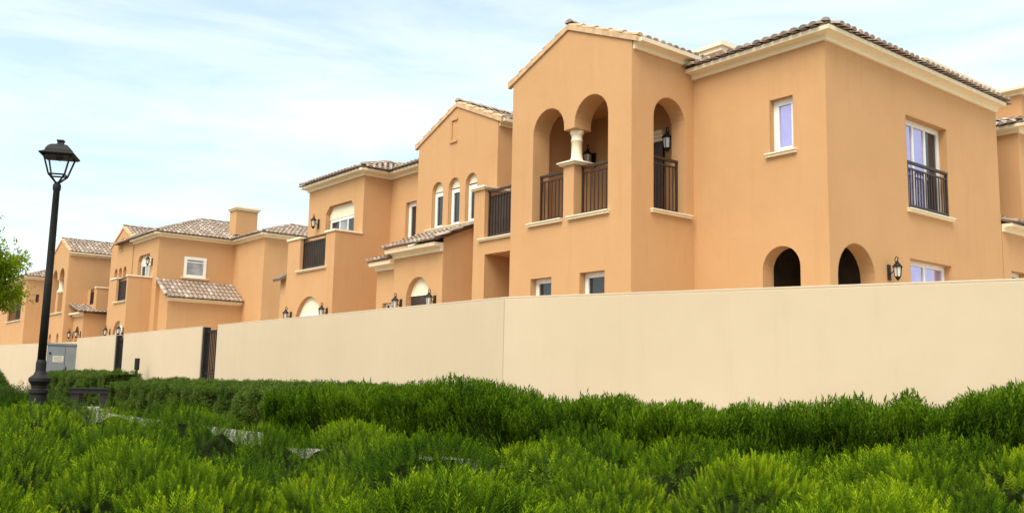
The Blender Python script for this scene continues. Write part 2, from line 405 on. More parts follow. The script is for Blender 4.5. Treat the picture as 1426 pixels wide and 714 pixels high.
# ------------------------------------------------------------------ HOUSE 1 (nearest)
def house_near():
    h = thing('house', W(3, 1, 0), 'nearest ochre house, with an arched loggia with a white column under its gable', 'house', 'ochre terraced houses')
    # wing
    mb = MB()
    panel(mb, F(0), rect(0, 3.04, 0, 7.15), [(rect(.69, 1.19, 5.22, 6.25), .17), (arch(.60, 1.40, 0, 3.47), .32)])
    panel(mb, S(0), rect(0, 6.65, 0, 7.15), [(rect(2.73, 4.35, 4.40, 6.27), .22), (rect(2.71, 4.32, 2.2, 3.42), .20), (arch(.23, 1.45, 0, 3.50), .30)])
    panel(mb, F(6.65), rect(0, 6.7, 0, 7.15)); panel(mb, S(6.69), rect(.01, 6.64, 0, 7.15)); panel(mb, F(.02), rect(3.06, 6.68, 0, 4.1))
    mb.build('wing_wall', M['ochre'], h)
    # corner passage, its shade painted in as dark brown walls and ceiling
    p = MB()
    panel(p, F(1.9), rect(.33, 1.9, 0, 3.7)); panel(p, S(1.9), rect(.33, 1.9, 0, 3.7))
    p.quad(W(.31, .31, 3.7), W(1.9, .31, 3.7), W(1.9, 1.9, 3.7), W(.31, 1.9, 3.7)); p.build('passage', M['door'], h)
    window(h, F(0), .69, 1.19, 5.22, 6.25, .17, glass='violet', fw=.115, label='small window with one violet pane'); sill(h, F(0), .62, 1.27, 5.22)
    # french window with rail
    window(h, S(0), 2.73, 4.35, 4.40, 6.27, .22, 3, panes={0: 'violet', 1: 'violet', 2: 'glass'}, fw=.10, label='tall french window with violet panes')
    railing(h, S(0), 2.75, 4.33, 4.42, 5.36, .03, .10); sill(h, S(0), 2.66, 4.40, 4.40, .10)
    window(h, S(0), 2.71, 4.32, 2.2, 3.42, .20, 2, glass='violet', fw=.09)
    lantern(h, S(0), 1.90, 2.93, .44)
    cornice(h, [(3.045, 0), (0, 0), (0, 6.66)], 7.09)
    hip_roof(h, 0, 6.7, 0, 6.65, 7.29, .28)
    # gable block
    g = MB(); vf = -1.79
    hole = [(3.68, 4.26), (3.68, 6.19)] + [(4.17+.49*math.cos(math.pi*(1-k/14)), 6.19+.49*math.sin(math.pi*k/14)) for k in range(1, 14)] + [(4.66, 6.19), (4.66, 6.10), (4.98, 6.10), (4.98, 6.18)] \
        + [(5.475+.495*math.cos(math.pi*(1-k/14)), 6.18+.495*math.sin(math.pi*k/14)) for k in range(1, 14)] + [(5.97, 6.18), (5.97, 4.26), (4.98, 4.26), (4.98, 5.34), (4.66, 5.34), (4.66, 4.26)]
    panel(g, F(vf), [(3.04, 0), (6.7, 0), (6.7, 7.52), (4.87, 8.27), (3.04, 7.52)], [(hole, .46), (rect(3.75, 4.45, 1.8, 3.09), .2), (rect(5.31, 5.97, 1.8, 3.08), .2)])
    panel(g, S(3.04), rect(vf, 0, 0, 7.50), [(arch(-1.18, -.26, 4.27, 6.57), .36)])
    panel(g, S(6.70), rect(vf, .02, 0, 7.52))
    panel(g, S(6.24), rect(-1.33, .02, 4.21, 6.88)); panel(g, S(3.42), rect(-1.33, -1.18, 4.21, 6.88))
    panel(g, F(.02), rect(3.04, 6.7, 4.1, 7.3))
    g.quad(W(3.06, vf+.02, 4.24), W(6.68, vf+.02, 4.24), W(6.68, .0, 4.24), W(3.06, .0, 4.24))
    g.quad(W(3.06, vf+.02, 6.88), W(6.68, vf+.02, 6.88), W(6.68, .0, 6.88), W(3.06, .0, 6.88))
    g.build('gable_wall', M['ochre'], h)
    c = MB(); cb = W(4.82, vf+.22, 0)
    bar(c, F(vf), 4.58, 5.06, 5.34, 5.375, -.06, .5); bar(c, F(vf), 4.54, 5.10, 5.375, 5.41, -.09, .52)
    c.lathe(cb, [(.155, 5.41), (.155, 5.45), (.14, 5.47), (.124, 5.51), (.116, 5.56), (.111, 5.86), (.124, 5.87), (.124, 5.895), (.111, 5.91), (.116, 6.0), (.145, 6.04), (.145, 6.10)], 24)
    c.build('column', M['cream'], h, True)
    railing(h, F(vf), 5.0, 5.95, 4.28, 5.32, .22, .10); railing(h, F(vf), 3.70, 4.64, 4.28, 5.32, .22, .10)
    railing(h, S(3.04), -1.16, -.28, 4.29, 5.40, .20, .10)
    sill(h, F(vf), 4.99, 6.06, 4.26, .09, .07, .2); sill(h, F(vf), 3.62, 4.79, 4.26, .09, .07, .2); sill(h, S(3.04), -1.27, -.12, 4.27, .09, .07, .2)
    window(h, F(vf), 3.75, 4.45, 1.8, 3.09, .20, fw=.10, glass='glass'); window(h, F(vf), 5.31, 5.97, 1.8, 3.08, .20, fw=.10, glass='glass')
    d = MB(); bar(d, F(0), 3.83, 4.75, 4.25, 5.98, -.05, 0); dd = d.build('loggia_door', M['door'], h)
    d = MB(); bar(d, F(0), 3.79, 4.80, 5.98, 6.06, -.07, 0); bar(d, F(0), 3.79, 4.80, 6.06, 6.12, -.10, 0); bar(d, F(0), 3.79, 4.80, 6.12, 6.20, -.13, 0); d.build('lintel', M['cream'], dd)
    lantern(h, F(0), 3.56, 5.68, .52); lantern(h, F(0), 5.95, 5.78, .5)
    cornice(h, [(3.04, vf+.03), (3.04, -.02)], 7.34)
    gable_roof(h, 3.04, 6.70, vf, 2.5, 7.56, 8.30)
    # chimney
    k = MB(); k.box(4.05, 4.95, 2.15, 3.05, 7.3, 8.5); ch = k.build('chimney', M['ochre'], h)
    k = MB(); k.box(3.93, 5.07, 2.03, 3.17, 8.5, 8.6); k.box(3.87, 5.13, 1.97, 3.23, 8.6, 8.70)
    k.add([W(3.87, 1.97, 8.702), W(5.13, 1.97, 8.702), W(5.13, 3.23, 8.702), W(3.87, 3.23, 8.702), W(4.5, 2.6, 8.82)], [(0, 1, 4), (1, 2, 4), (2, 3, 4), (3, 0, 4)])
    k.build('chimney_cap', M['cream'], ch)
    return h

def house_right():
    h = thing('house', W(2, 9, 0), 'ochre house cut by the right edge, joined past a dark recess to the nearest house', 'house', 'ochre terraced houses')
    mb = MB()
    panel(mb, F(7.75), rect(0, 3, 0, 7.0)); panel(mb, S(0), rect(7.75, 14, 4.6, 7.0)); panel(mb, S(2.6), rect(6.68, 7.75, 4.5, 7.0))
    panel(mb, S(0), rect(6.66, 14, 0, 4.55), [(rect(7.05, 8.3, 2.4, 3.58), .2)])
    mb.quad(W(0, 7.75, 6.98), W(3, 7.75, 6.98), W(3, 14, 6.98), W(0, 14, 6.98))
    mb.build('wall', M['ochre'], h)
    window(h, S(0), 7.05, 8.3, 2.4, 3.58, .2, 2, fw=.09)
    cornice(h, [(3, 7.75), (0, 7.75), (0, 14)], 6.85, k=.9); cornice(h, [(0, 6.68), (0, 14)], 4.42, k=.9)
    hip_roof(h, 0, 6, 7.75, 14, 7.03, .26)
    r = MB(); slope(r, [W(-.27, 6.7, 4.6), W(-.27, 14, 4.6), W(2.4, 14, 5.45), W(2.4, 6.7, 5.45)]); r.build('lean_to_roof', [M['tile'], M['under']], h)
    t = MB(); t.box(2.0, 6, 7.3, 13.4, 6.9, 8.85); t.build('rooftop_block', M['ochre'], h)
    cornice(h, [(6, 7.3), (2.0, 7.3), (2.0, 13.4)], 8.83, k=.9)
    t = MB(); t.box(.85, 6, 10.1, 14, 6.9, 8.48); t.build('rooftop_block', M['ochre'], h)
    cornice(h, [(6, 10.1), (.85, 10.1), (.85, 14)], 8.46, k=.9)
    return h

def house_middle():
    h = thing('house', W(13, 1, 0), 'second ochre house with three slim arched windows in a gable and a tiled porch', 'house', 'ochre terraced houses')
    v2 = -.5
    g = MB()
    w3 = [(11.26, 11.78), (10.49, 11.0), (9.73, 10.23)]
    panel(g, F(v2), [(8.9, 0), (12.52, 0), (12.52, 7.42), (10.73, 8.20), (8.9, 7.42)], [(arch(a, b, 4.97, 6.25), .16) for a, b in w3])
    panel(g, S(8.9), rect(v2, 3, 0, 7.42)); panel(g, S(12.52), rect(v2, 3, 0, 7.42))
    g.build('gable_wall', M['ochre'], h)
    for a, b in w3:
        f = window(h, F(v2), a+.01, b-.01, 4.97, 5.96, .15, 1, fw=.10)
        k = MB(); l = arch(a+.005, b-.005, 5.97, 6.245); vs = [F(v2).p(x, z, .11) for x, z in l]
        vs = [F(v2).p(x, z, .11) for x, z in l[2:]]; k.add(vs, [tuple(range(len(vs)))]); k.build('arch_head', M['cream'], f)
    sill(h, F(v2), 9.66, 11.98, 4.97)
    # small sunk frame below the peak
    k = MB()
    for a0, a1, z0, z1 in ((10.66, 10.98, 7.80, 7.86), (10.66, 10.98, 7.20, 7.26), (10.90, 10.96, 7.262, 7.798)): bar(k, F(v2), a0, a1, z0, z1, -.035, 0)
    k.build('gable_ornament', M['ochre'], h)
    cornice(h, [(8.9, v2+.03), (8.9, 3)], 7.27, k=.9); gable_roof(h, 8.9, 12.52, v2, 3.2, 7.46, 8.22)
    # balcony next to the near gable
    b = MB(); vb = -1.2
    panel(b, F(vb), [(6.72, 0), (8.87, 0), (8.87, 5.48), (8.45, 5.48), (8.45, 4.28), (6.72, 4.28)], [(rect(7.0, 8.40, 0, 3.90), 1.3)])
    panel(b, S(8.45), rect(vb, v2, 4.28, 5.48))
    panel(b, F(.1), rect(6.72, 8.9, 0, 4.2)); panel(b, F(2.2), rect(6.72, 8.9, 4.2, 7.3))
    b.quad(W(6.72, vb+.01, 4.25), W(8.9, vb+.01, 4.25), W(8.9, 2.2, 4.25), W(6.72, 2.2, 4.25)); b.quad(W(8.87, vb, 5.48), W(8.45, vb, 5.48), W(8.45, v2, 5.48), W(8.87, v2, 5.48))
    b.build('balcony_wall', M['ochre'], h)
    k = MB(); k.box(8.41, 8.93, vb-.05, v2-.003, 5.48, 5.52); k.box(8.38, 8.96, vb-.08, v2-.004, 5.52, 5.57); k.build('coping', M['cream'], h)
    railing(h, F(vb), 6.9, 8.43, 4.30, 5.46, .12, .10, True); sill(h, F(vb), 6.74, 8.62, 4.28, .08, .06, .2)
    # porch
    p = MB(); vp = -1.4
    panel(p, F(vp), rect(9.85, 12.13, 0, 4.3), [(arch(10.42, 11.49, 0, 3.55), .2)]); panel(p, S(9.85), [(vp, 0), (v2-.002, 0), (v2-.002, 4.81), (vp, 4.44)])
    panel(p, S(12.13), [(vp, 0), (v2, 0), (v2, 4.7), (vp, 4.3)])
    panel(p, F(-1.28), rect(12.131, 13.22, 0, 3.97), [(rect(12.42, 12.86, 2.0, 2.98), .15)]); panel(p, S(13.22), rect(-1.28, .47, 0, 3.97))
    p.build('porch_wall', M['ochre'], h)
    k = MB(); l = arch(10.425, 11.485, 3.08, 3.545); vs = [F(vp).p(x, max(z, 3.08), .14) for x, z in l]; k.add(vs, [tuple(range(len(vs)))])
    d = MB(); bar(d, F(vp), 10.43, 11.48, 0, 3.06, .15, .2); dd = d.build('arched_door', M['door'], h); k.build('arch_head', M['cream'], dd)
    window(h, F(-1.28), 12.42, 12.86, 2.0, 2.98, .15, 2)
    cornice(h, [(12.20, vp), (9.85, vp)], 4.10, k=1.15); cornice(h, [(13.24, -1.28), (12.131, -1.28)], 3.87, k=1.1)
    r = MB(); slope(r, [W(9.80, vp-.30, 4.36), W(12.32, vp-.30, 4.36), W(12.32, v2-.01, 4.86), W(9.80, v2-.01, 4.86)])
    for a in (9.80,): ridge(r, W(a, vp-.30, 4.40), W(a, v2-.01, 4.90), .09)
    r.build('porch_roof', [M['tile'], M['under']], h)
    r = MB(); slope(r, [W(12.14, -1.56, 4.12), W(13.42, -1.56, 4.12), W(13.42, .45, 4.75), W(12.14, .45, 4.75)]); r.build('porch_roof', [M['tile'], M['under']], h)
    lantern(h, F(vp), 11.72, 2.72, .46); lantern(h, F(vp), 10.14, 2.72, .46)
    # link wall, hipped block
    q = MB()
    panel(q, F(.47), rect(12.53, 15.53, 0, 7.12), [(rect(14.08, 14.65, 4.9, 6.25), .16)])
    panel(q, F(v2), rect(15.53, 19.2, 0, 7.12), [(chamfer(16.08, 17.93, 4.3, 6.43), .2)]); panel(q, S(15.53), rect(v2, .47, 0, 7.12)); panel(q, S(19.2), rect(v2, 5, 0, 7.12))
    panel(q, F(5), rect(12.52, 19.2, 0, 7.12))
    q.build('hip_wall', M['ochre'], h)
    window(h, F(.47), 14.08, 14.65, 4.9, 6.25, .16, 1, fw=.13)
    f = window(h, F(v2), 16.12, 17.89, 4.3, 6.0, .20, 3, panes={0: 'glass', 1: 'curtain', 2: 'glass'}, fw=.09)
    k = MB(); l = chamfer(16.085, 17.925, 6.005, 6.425); vs = [F(v2).p(x, z, .14) for x, z in l]; k.add(vs, [tuple(range(len(vs)))]); k.build('arch_head', M['cream'], f)
    cornice(h, [(19.2, 3), (19.2, v2), (15.53, v2), (15.53, .47), (12.53, .47)], 7.09)
    hip_roof(h, 15.53, 19.2, v2, 4.5, 7.29, .30); 
    r = MB(); slope(r, [W(12.55, .17, 7.29), W(15.6, .17, 7.29), W(15.6, 3.4, 8.3), W(12.55, 3.4, 8.3)]); r.build('roof', [M['tile'], M['under']], h)
    # block with balcony over an arched opening
    b = MB(); vb = -1.4
    panel(b, F(vb), [(15.531, 0), (18.7, 0), (18.7, 5.28), (17.82, 5.28), (17.82, 4.26), (16.12, 4.26), (16.12, 5.28), (15.531, 5.28)], [(arch(16.16, 17.94, 0, 3.42, 18), .18)])
    panel(b, S(15.531), rect(vb, v2, 0, 5.28)); panel(b, S(15.75), rect(vb+.01, v2, 4.2, 5.28)); panel(b, S(17.82), rect(vb, vb+.5, 4.26, 5.28)); panel(b, S(18.7), rect(vb, v2, 0, 5.28))
    b.quad(W(15.54, vb+.01, 4.2), W(18.7, vb+.01, 4.2), W(18.7, v2, 4.2), W(15.54, v2, 4.2))
    b.build('balcony_wall', M['ochre'], h)
    k = MB()
    k.box(15.50, 16.16, vb-.04, vb+.24, 5.28, 5.34); k.box(15.50, 15.79, vb+.241, v2-.003, 5.28, 5.34); k.build('coping', M['cream'], h); k = MB(); k.box(17.78, 18.74, vb-.04, vb+.24, 5.28, 5.34); k.build('coping', M['cream'], h)
    railing(h, F(vb), 16.13, 17.81, 4.28, 5.30, .12, .11, True); sill(h, F(vb), 16.0, 17.96, 4.26, .08, .06, .2)
    f = window(h, F(vb), 16.2, 17.9, 1.0, 2.92, .17, 3, fw=.08)
    k = MB(); l = arch(16.165, 17.935, 2.925, 3.415, 18); vs = [F(vb).p(x, max(z, 2.925), .12) for x, z in l]; k.add(vs, [tuple(range(len(vs)))]); k.build('arch_head', M['cream'], f)
    lantern(h, F(vb), 18.22, 2.70, .46); lantern(h, F(vb), 15.82, 2.70, .46); lantern(h, F(v2), 18.42, 5.78, .48)
    # low side block with a steep lean-to
    q = MB(); panel(q, F(-.9), rect(18.7, 20.22, 0, 4.3)); panel(q, S(20.2), rect(-.9, 3, 0, 4.3)); q.build('side_wall', M['ochre'], h)
    r = MB(); r.hexa([W(19.75, -1.12, 4.12), W(20.3, -1.12, 4.12), W(20.3, -.4, 4.62), W(19.75, -.4, 4.62), W(19.75, -1.16, 4.20), W(20.3, -1.16, 4.20), W(20.3, -.4, 4.72), W(19.75, -.4, 4.72)]); r.build('lean_to_roof', M['under'], h)
    return h

def house_third():
    h = thing('house', W(34, 2, 0), 'third ochre house, with a chimney and a tiled lean-to under one square window', 'house', 'ochre terraced houses')
    v3, u3 = -.96, 32.94
    q = MB()
    panel(q, F(v3), rect(u3, 36.5, 0, 7.12), [(chamfer(33.9, 35.72, 4.3, 6.46), .2)])
    panel(q, S(u3), rect(v3, 2.55, 0, 7.12), [(rect(.22, 1.24, 5.38, 6.32), .12)])
    panel(q, F(2.55), rect(29.6, u3, 0, 7.12)); panel(q, S(29.6), rect(2.55, 9, 0, 7.12)); panel(q, F(9), rect(29.6, 40, 0, 7.12)); panel(q, S(36.5), rect(v3, 9, 0, 7.12))
    q.build('hip_wall', M['ochre'], h)
    window(h, S(u3), .22, 1.24, 5.38, 6.32, .02, 1, (6.08,), 'curtain', fw=.13, label='square white framed window above the lean-to'); sill(h, S(u3), .10, 1.36, 5.38)
    f = window(h, F(v3), 33.94, 35.68, 4.3, 6.05, .2, 3, fw=.09, panes={1: 'curtain'})
    k = MB(); l = chamfer(33.905, 35.715, 6.055, 6.455); vs = [F(v3).p(x, z, .14) for x, z in l]; k.add(vs, [tuple(range(len(vs)))]); k.build('arch_head', M['cream'], f)
    cornice(h, [(36.5, v3), (u3, v3), (u3, 2.55), (29.6, 2.55), (29.6, 9)], 7.09)
    hip_roof(h, u3, 38.6, v3, 6.4, 7.29, .3, .40); hip_roof(h, 29.6, 34.0, 2.55, 9, 7.29, .3, .34)
    c = MB(); c.box(33.0, 33.8, 2.55, 3.60, 7.6, 8.78); ch = c.build('chimney', M['ochre'], h)
    c = MB(); c.box(32.94, 33.86, 2.49, 3.66, 8.78, 8.86); c.box(32.88, 33.92, 2.43, 3.72, 8.86, 8.95); c.build('chimney_cap', M['cream'], ch)
    # lean-to
    l = MB(); ul = 31.75
    panel(l, S(ul), rect(-.78, 2.549, 0, 4.32)); panel(l, F(-.78), [(ul, 0), (u3, 0), (u3, 4.9), (ul, 4.32)]); l.build('lean_to_wall', M['ochre'], h)
    cornice(h, [(ul, -.8), (ul, 2.54)], 4.17, k=.8)
    r = MB(); slope(r, [W(ul-.28, -.95, 4.34), W(ul-.28, 2.54, 4.34), W(u3-.005, 2.54, 5.18), W(u3-.005, -.95, 5.18)])
    ridge(r, W(ul-.28, -.95, 4.40), W(u3-.005, -.95, 5.24), .10); r.build('lean_to_roof', [M['tile'], M['under']], h)
    # gabled tower
    t = MB()
    tri = [(37.30, 37.78), (38.02, 38.50), (38.74, 39.22)]
    panel(t, F(v3-.05), [(36.5, 0), (40.0, 0), (40.0, 7.3), (38.3, 8.12), (36.5, 7.3)], [(arch(a, b, 5.0, 6.15), .18) for a, b in tri]); panel(t, S(36.5), rect(v3-.05, 3, 0, 7.3)); panel(t, S(40.0), rect(v3-.05, 3, 0, 7.3))
    panel(t, F(v3+.13), rect(37.2, 39.3, 4.9, 6.3))
    t.build('gable_wall', M['ochre'], h)
    k = MB()
    for a0, a1, z0, z1 in ((38.1, 38.5, 7.55, 7.61), (38.1, 38.5, 6.95, 7.01), (38.40, 38.46, 7.012, 7.548), (38.14, 38.2, 7.012, 7.548)): bar(k, F(v3-.05), a0, a1, z0, z1, -.035, 0)
    k.build('gable_ornament', M['ochre'], h)
    gable_roof(h, 36.5, 40.0, v3-.05, 4, 7.34, 8.12)
    b = MB(); vb = -2.0
    panel(b, F(vb), [(33.5, 0), (36.1, 0), (36.1, 5.28), (35.2, 5.28), (35.2, 4.2), (33.68, 4.2), (33.68, 5.28), (33.5, 5.28)], [(arch(33.72, 35.25, 0, 3.34, 16), .18)])
    panel(b, S(33.5), rect(vb, v3, 0, 5.28)); panel(b, S(36.1), rect(vb, v3, 0, 5.28)); panel(b, S(35.2), rect(vb, vb+.4, 4.2, 5.28)); panel(b, S(33.68), rect(vb, v3, 4.2, 5.28))
    b.quad(W(33.70, vb+.19, 4.15), W(36.0, vb+.19, 4.15), W(36.0, v3, 4.15), W(33.70, v3, 4.15)); b.build('balcony_wall', M['ochre'], h)
    k = MB(); k.box(33.46, 33.72, vb-.04, v3-.003, 5.28, 5.34); k.build('coping', M['cream'], h); k = MB(); k.box(35.16, 36.14, vb-.04, vb+.24, 5.28, 5.34); k.build('coping', M['cream'], h)
    railing(h, F(vb), 33.69, 35.19, 4.22, 5.28, .12, .12, True); sill(h, F(vb), 33.6, 35.36, 4.2, .08, .06, .2)
    f = window(h, F(vb), 33.76, 35.21, 1.0, 2.9, .17, 2, fw=.08)
    k = MB(); l = arch(33.725, 35.245, 2.905, 3.335, 16); vs = [F(vb).p(x, max(z, 2.905), .12) for x, z in l]; k.add(vs, [tuple(range(len(vs)))]); k.build('arch_head', M['cream'], f)
    lantern(h, F(vb), 33.62, 2.68, .5); lantern(h, F(v3), 33.66, 5.85, .5); lantern(h, F(vb), 35.6, 2.68, .5)
    return h

def house_fourth():
    h = thing('house', W(44, 2, 0), 'small distant ochre house right behind the street lamp, twin arched loggia under its gable', 'house', 'ochre terraced houses')
    u4, v4 = 42.5, -2.4; TV = -1.35
    g = MB()
    hole = [(43.15, 4.12), (43.15, 5.95)] + [(43.65+.5*math.cos(math.pi*(1-k/12)), 5.95+.5*math.sin(math.pi*k/12)) for k in range(1, 12)] + [(44.15, 5.95), (44.15, 5.86), (44.6, 5.86), (44.6, 5.95)] \
        + [(45.1+.5*math.cos(math.pi*(1-k/12)), 5.95+.5*math.sin(math.pi*k/12)) for k in range(1, 12)] + [(45.6, 5.95), (45.6, 4.12), (44.6, 4.12), (44.6, 5.2), (44.15, 5.2), (44.15, 4.12)]
    panel(g, F(v4), [(u4, 0), (46.1, 0), (46.1, 7.2), (44.3, 7.98), (u4, 7.2)], [(hole, .4), (arch(43.3, 43.8, 1.5, 3.05), .2), (arch(44.9, 45.4, 1.5, 3.05), .2)])
    panel(g, S(u4), rect(v4, 3, 0, 7.2)); panel(g, S(46.1), rect(v4, 3, 0, 7.2)); panel(g, F(-1.2), rect(u4, 46.1, 4, 7)); panel(g, F(v4+.21), rect(43.2, 45.5, 1, 3.2))
    g.quad(W(u4, v4+.02, 4.1), W(46.1, v4+.02, 4.1), W(46.1, -1.2, 4.1), W(u4, -1.2, 4.1)); g.quad(W(u4, v4+.02, 6.9), W(46.1, v4+.02, 6.9), W(46.1, -1.2, 6.9), W(u4, -1.2, 6.9))
    g.build('gable_wall', M['ochre'], h)
    c = MB(); c.lathe(W(44.38, v4+.2, 0), [(.22, 5.2), (.22, 5.28), (.16, 5.34), (.14, 5.4), (.13, 5.75), (.17, 5.82), (.17, 5.86)], 14); c.build('column', M['cream'], h, True)
    sill(h, F(v4), 43.0, 45.8, 4.12)
    cornice(h, [(u4, v4+.03), (u4, 3)], 7.02, k=.9); gable_roof(h, u4, 46.1, v4, 3.4, 7.24, 8.0)
    # porch and roof terrace in front of the side wall
    p = MB(); up, vp = 40.6, -1.95
    panel(p, F(vp), rect(up, 42.49, 0, 3.9), [(arch(41.15, 41.95, 0, 3.35), .25)]); panel(p, S(up), rect(vp, 3, 0, 3.98)); panel(p, F(vp+.26), rect(41.0, 42.1, 0, 3.5))
    p.build('porch_wall', M['ochre'], h); cornice(h, [(42.49, vp), (up, vp), ], 3.84)
    r = MB(); slope(r, [W(up-.2, vp-.28, 4.05), W(up-.2, 2.9, 4.05), W(u4-.01, 2.9, 4.5), W(u4-.01, vp-.28, 4.5)]); r.build('porch_roof', [M['tile'], M['under']], h)
    t = MB(); panel(t, F(TV), [(40.85, 4.0), (42.49, 4.0), (42.49, 5.30), (42.0, 5.30), (42.0, 4.5), (41.3, 4.5), (41.3, 5.30), (40.85, 5.30)]); panel(t, S(40.85), rect(TV, 3, 4.0, 5.3)); t.build('terrace_wall', M['ochre'], h)
    k = MB(); k.box(40.81, 41.1, TV-.05, 3, 5.3, 5.37); k.build('coping', M['cream'], h)
    railing(h, F(TV), 41.3, 42.0, 4.5, 5.3, .05, .12, True)
    lantern(h, F(vp), 42.25, 2.75, .5); lantern(h, F(vp), 40.85, 2.75, .5); lantern(h, S(u4), -.15, 5.55, .55); lantern(h, S(up), .6, 2.85, .5)
    return h

def house_fifth():
    h = thing('house', W(58, 1, 0), 'farthest ochre house at the left edge, half hidden by the leafy tree', 'house', 'ochre terraced houses')
    u5, v5 = 56.9, -1.4
    q = MB(); panel(q, F(v5), rect(u5, 72, 0, 7.1), [(rect(58.2, 62.3, 4.4, 6.4), .5)]); panel(q, S(u5), rect(v5, 4, 0, 7.1), [(rect(-.85, -.65, 5.5, 6.0), .1)])
    panel(q, F(1), rect(53.5, u5, 0, 6.9), [(arch(54.6, 55.2, 2, 3.3), .2)]); panel(q, S(53.5), rect(1, 6, 0, 6.9))
    q.build('wall', M['ochre'], h)
    d = MB(); bar(d, F(v5), 58.2, 62.3, 4.4, 6.4, .5, .55); d.build('window', M['door'], h)
    railing(h, F(v5), 58.25, 62.25, 4.42, 5.5, .1, .3)
    sill(h, F(v5), 58, 62.5, 4.4)
    d = MB(); bar(d, S(u5), -.85, -.65, 5.5, 6.0, .08, .1); d.build('window', M['door'], h)
    cornice(h, [(72, v5), (u5, v5), (u5, 4)], 6.95); hip_roof(h, u5, 72, v5, 5, 7.15, .3, .34); hip_roof(h, 53.5, 60, 1, 7, 6.95, .3, .34)
    return h
house_near(); house_right(); house_middle(); house_third(); house_fourth(); house_fifth()

# ------------------------------------------------------------------ boundary wall
def wall_run(label, pts, h=2.1, t=.2, grp='cream boundary walls'):
    o = thing('boundary_wall', W(pts[0][0], pts[0][1], 0), label, 'wall', grp)
    nr = []
    for i in range(len(pts)-1):
        d = Vector((pts[i+1][0]-pts[i][0], pts[i+1][1]-pts[i][1])).normalized(); nr.append(Vector((-d.y, d.x)))
    def off(k):
        out = []
        for i in range(len(pts)):
            m = nr[0] if i == 0 else nr[-1] if i == len(pts)-1 else (nr[i-1]+nr[i])/(1+nr[i-1].dot(nr[i]))
            out.append((pts[i][0]+m.x*k, pts[i][1]+m.y*k))
        return out
    def prism(mb, k0, k1, z0, z1):
        a, b = off(k0), off(k1); n = len(a)
        vs = [W(*p, z0) for p in a]+[W(*p, z0) for p in b]+[W(*p, z1) for p in a]+[W(*p, z1) for p in b]; fs = []
        for i in range(n-1):
            fs += [(i, i+1, 2*n+i+1, 2*n+i), (n+i+1, n+i, 3*n+i, 3*n+i+1), (2*n+i, 2*n+i+1, 3*n+i+1, 3*n+i), (i+1, i, n+i, n+i+1)]
        fs += [(0, 2*n, 3*n, n), (n-1, 2*n-1, 4*n-1, 3*n-1)]
        mb.add(vs, fs)
    mb = MB(); prism(mb, 0, t, -.3, h-.03); mb.build('wall_body', M['bwall'], o)
    mb = MB(); prism(mb, 0, t, h-.03, h); mb.build('coping', M['bwall'], o)
    if len(pts) == 3:
        j = MB(); j.box(pts[1][0]+.004, pts[1][0]+.016, pts[1][1]-.003, pts[1][1], 0, h-.035); j.build('joint', M['joint'], o)
    return o
wall_run('long plain cream wall that bends in front of the nearest house and runs out at the right', [(-9.5, -2.14), (1.33, -6.12), (12.09, -6.12)])
wall_run('cream wall panel between the two dark slatted gates, thin dark post before it', [(13.05, -6.12), (19.25, -6.12)])
wall_run('short cream wall panel between the grey cabinet and the farther dark gate', [(20.05, -6.12), (24.4, -6.12)])
wall_run('far cream wall at the left edge, behind the street lamp', [(27.6, -5.3), (45, -7.6)])
def gate(u0, u1, label, v=-6.0):
    o = thing('gate', W(u0, v, 0), label, 'gate', 'dark slatted gates in the wall')
    f = MB()
    f.box(u0, u0+.07, v-.10, v+.02, 0, 2.08); f.box(u1-.10, u1, v-.10, v+.05, 0, 2.08)
    f.box(u0+.07, u1-.10, v-.04, v, 1.93, 2.0); f.box(u0+.07, u1-.10, v-.04, v, .95, 1.0); f.box(u0+.07, u1-.10, v-.04, v, .1, .16)
    g = f.build('gate_frame', M['iron'], o)
    n = max(4, int((u1-u0)/.11))
    for i in range(n):
        a = u0+.10+(u1-u0-.24)*i/(n-1)
        for z0, z1 in ((.162, .948), (1.002, 1.928)):
            q = MB(); q.box(a-.012, a+.012, v-.032, v-.008, z0, z1); q.build('slat', M['iron'], g)
    q = MB(); q.tube([W(u0+.2, v-.05, 1.05), W(u0+.2, v-.10, 1.05), W(u0+.32, v-.10, 1.05)], .012, 6); q.build('handle', M['iron'], o)
    return o
gate(12.10, 13.04, 'nearer dark metal gate with upright slats at the end of the long wall')
gate(19.26, 20.04, 'narrower looking dark metal gate farther along the wall, left of the thin post')
gate(38.3, 39.3, 'dark gate post and slats at the far left edge of the picture', -6.75)

# ------------------------------------------------------------------ ground and paving
g = MB(); S_ = 500.
g.add([(-S_, -60, 0), (S_, -60, 0), (S_, 700, 0), (-S_, 700, 0)], [(0, 1, 2, 3)])
tag(g.build('ground', M['soil']), kind='structure')
g = MB(); g.quad(W(-40, -5.88, .006), W(90, -5.88, .006), W(90, 45, .006), W(-40, 45, .006)); tag(g.build('bounce_sheet', M['bounce']), kind='structure')  # unseen pale sheet, added to bounce light up under the eaves
pv = MB(); u = -1.0
while u < 60:
    for k in range(2):
        v0 = -9.55+k*.66; L = .985
        pv.box(u+.01, u+L, v0+.008, v0+.652, 0.0, .06+rnd.uniform(-.003, .003))
    u += 1.0
tag(pv.build('footpath', M['paving']), kind='structure')
pv = MB(); pv.box(30, 46, -9.0, -7.9, 0, .20); tag(pv.build('pavement', M['paving']), kind='structure')
pv = MB(); pv.box(13.5, 16.6, -8.225, -7.0, .0, .09); tag(pv.build('paved_pad', M['paving']), kind='structure')

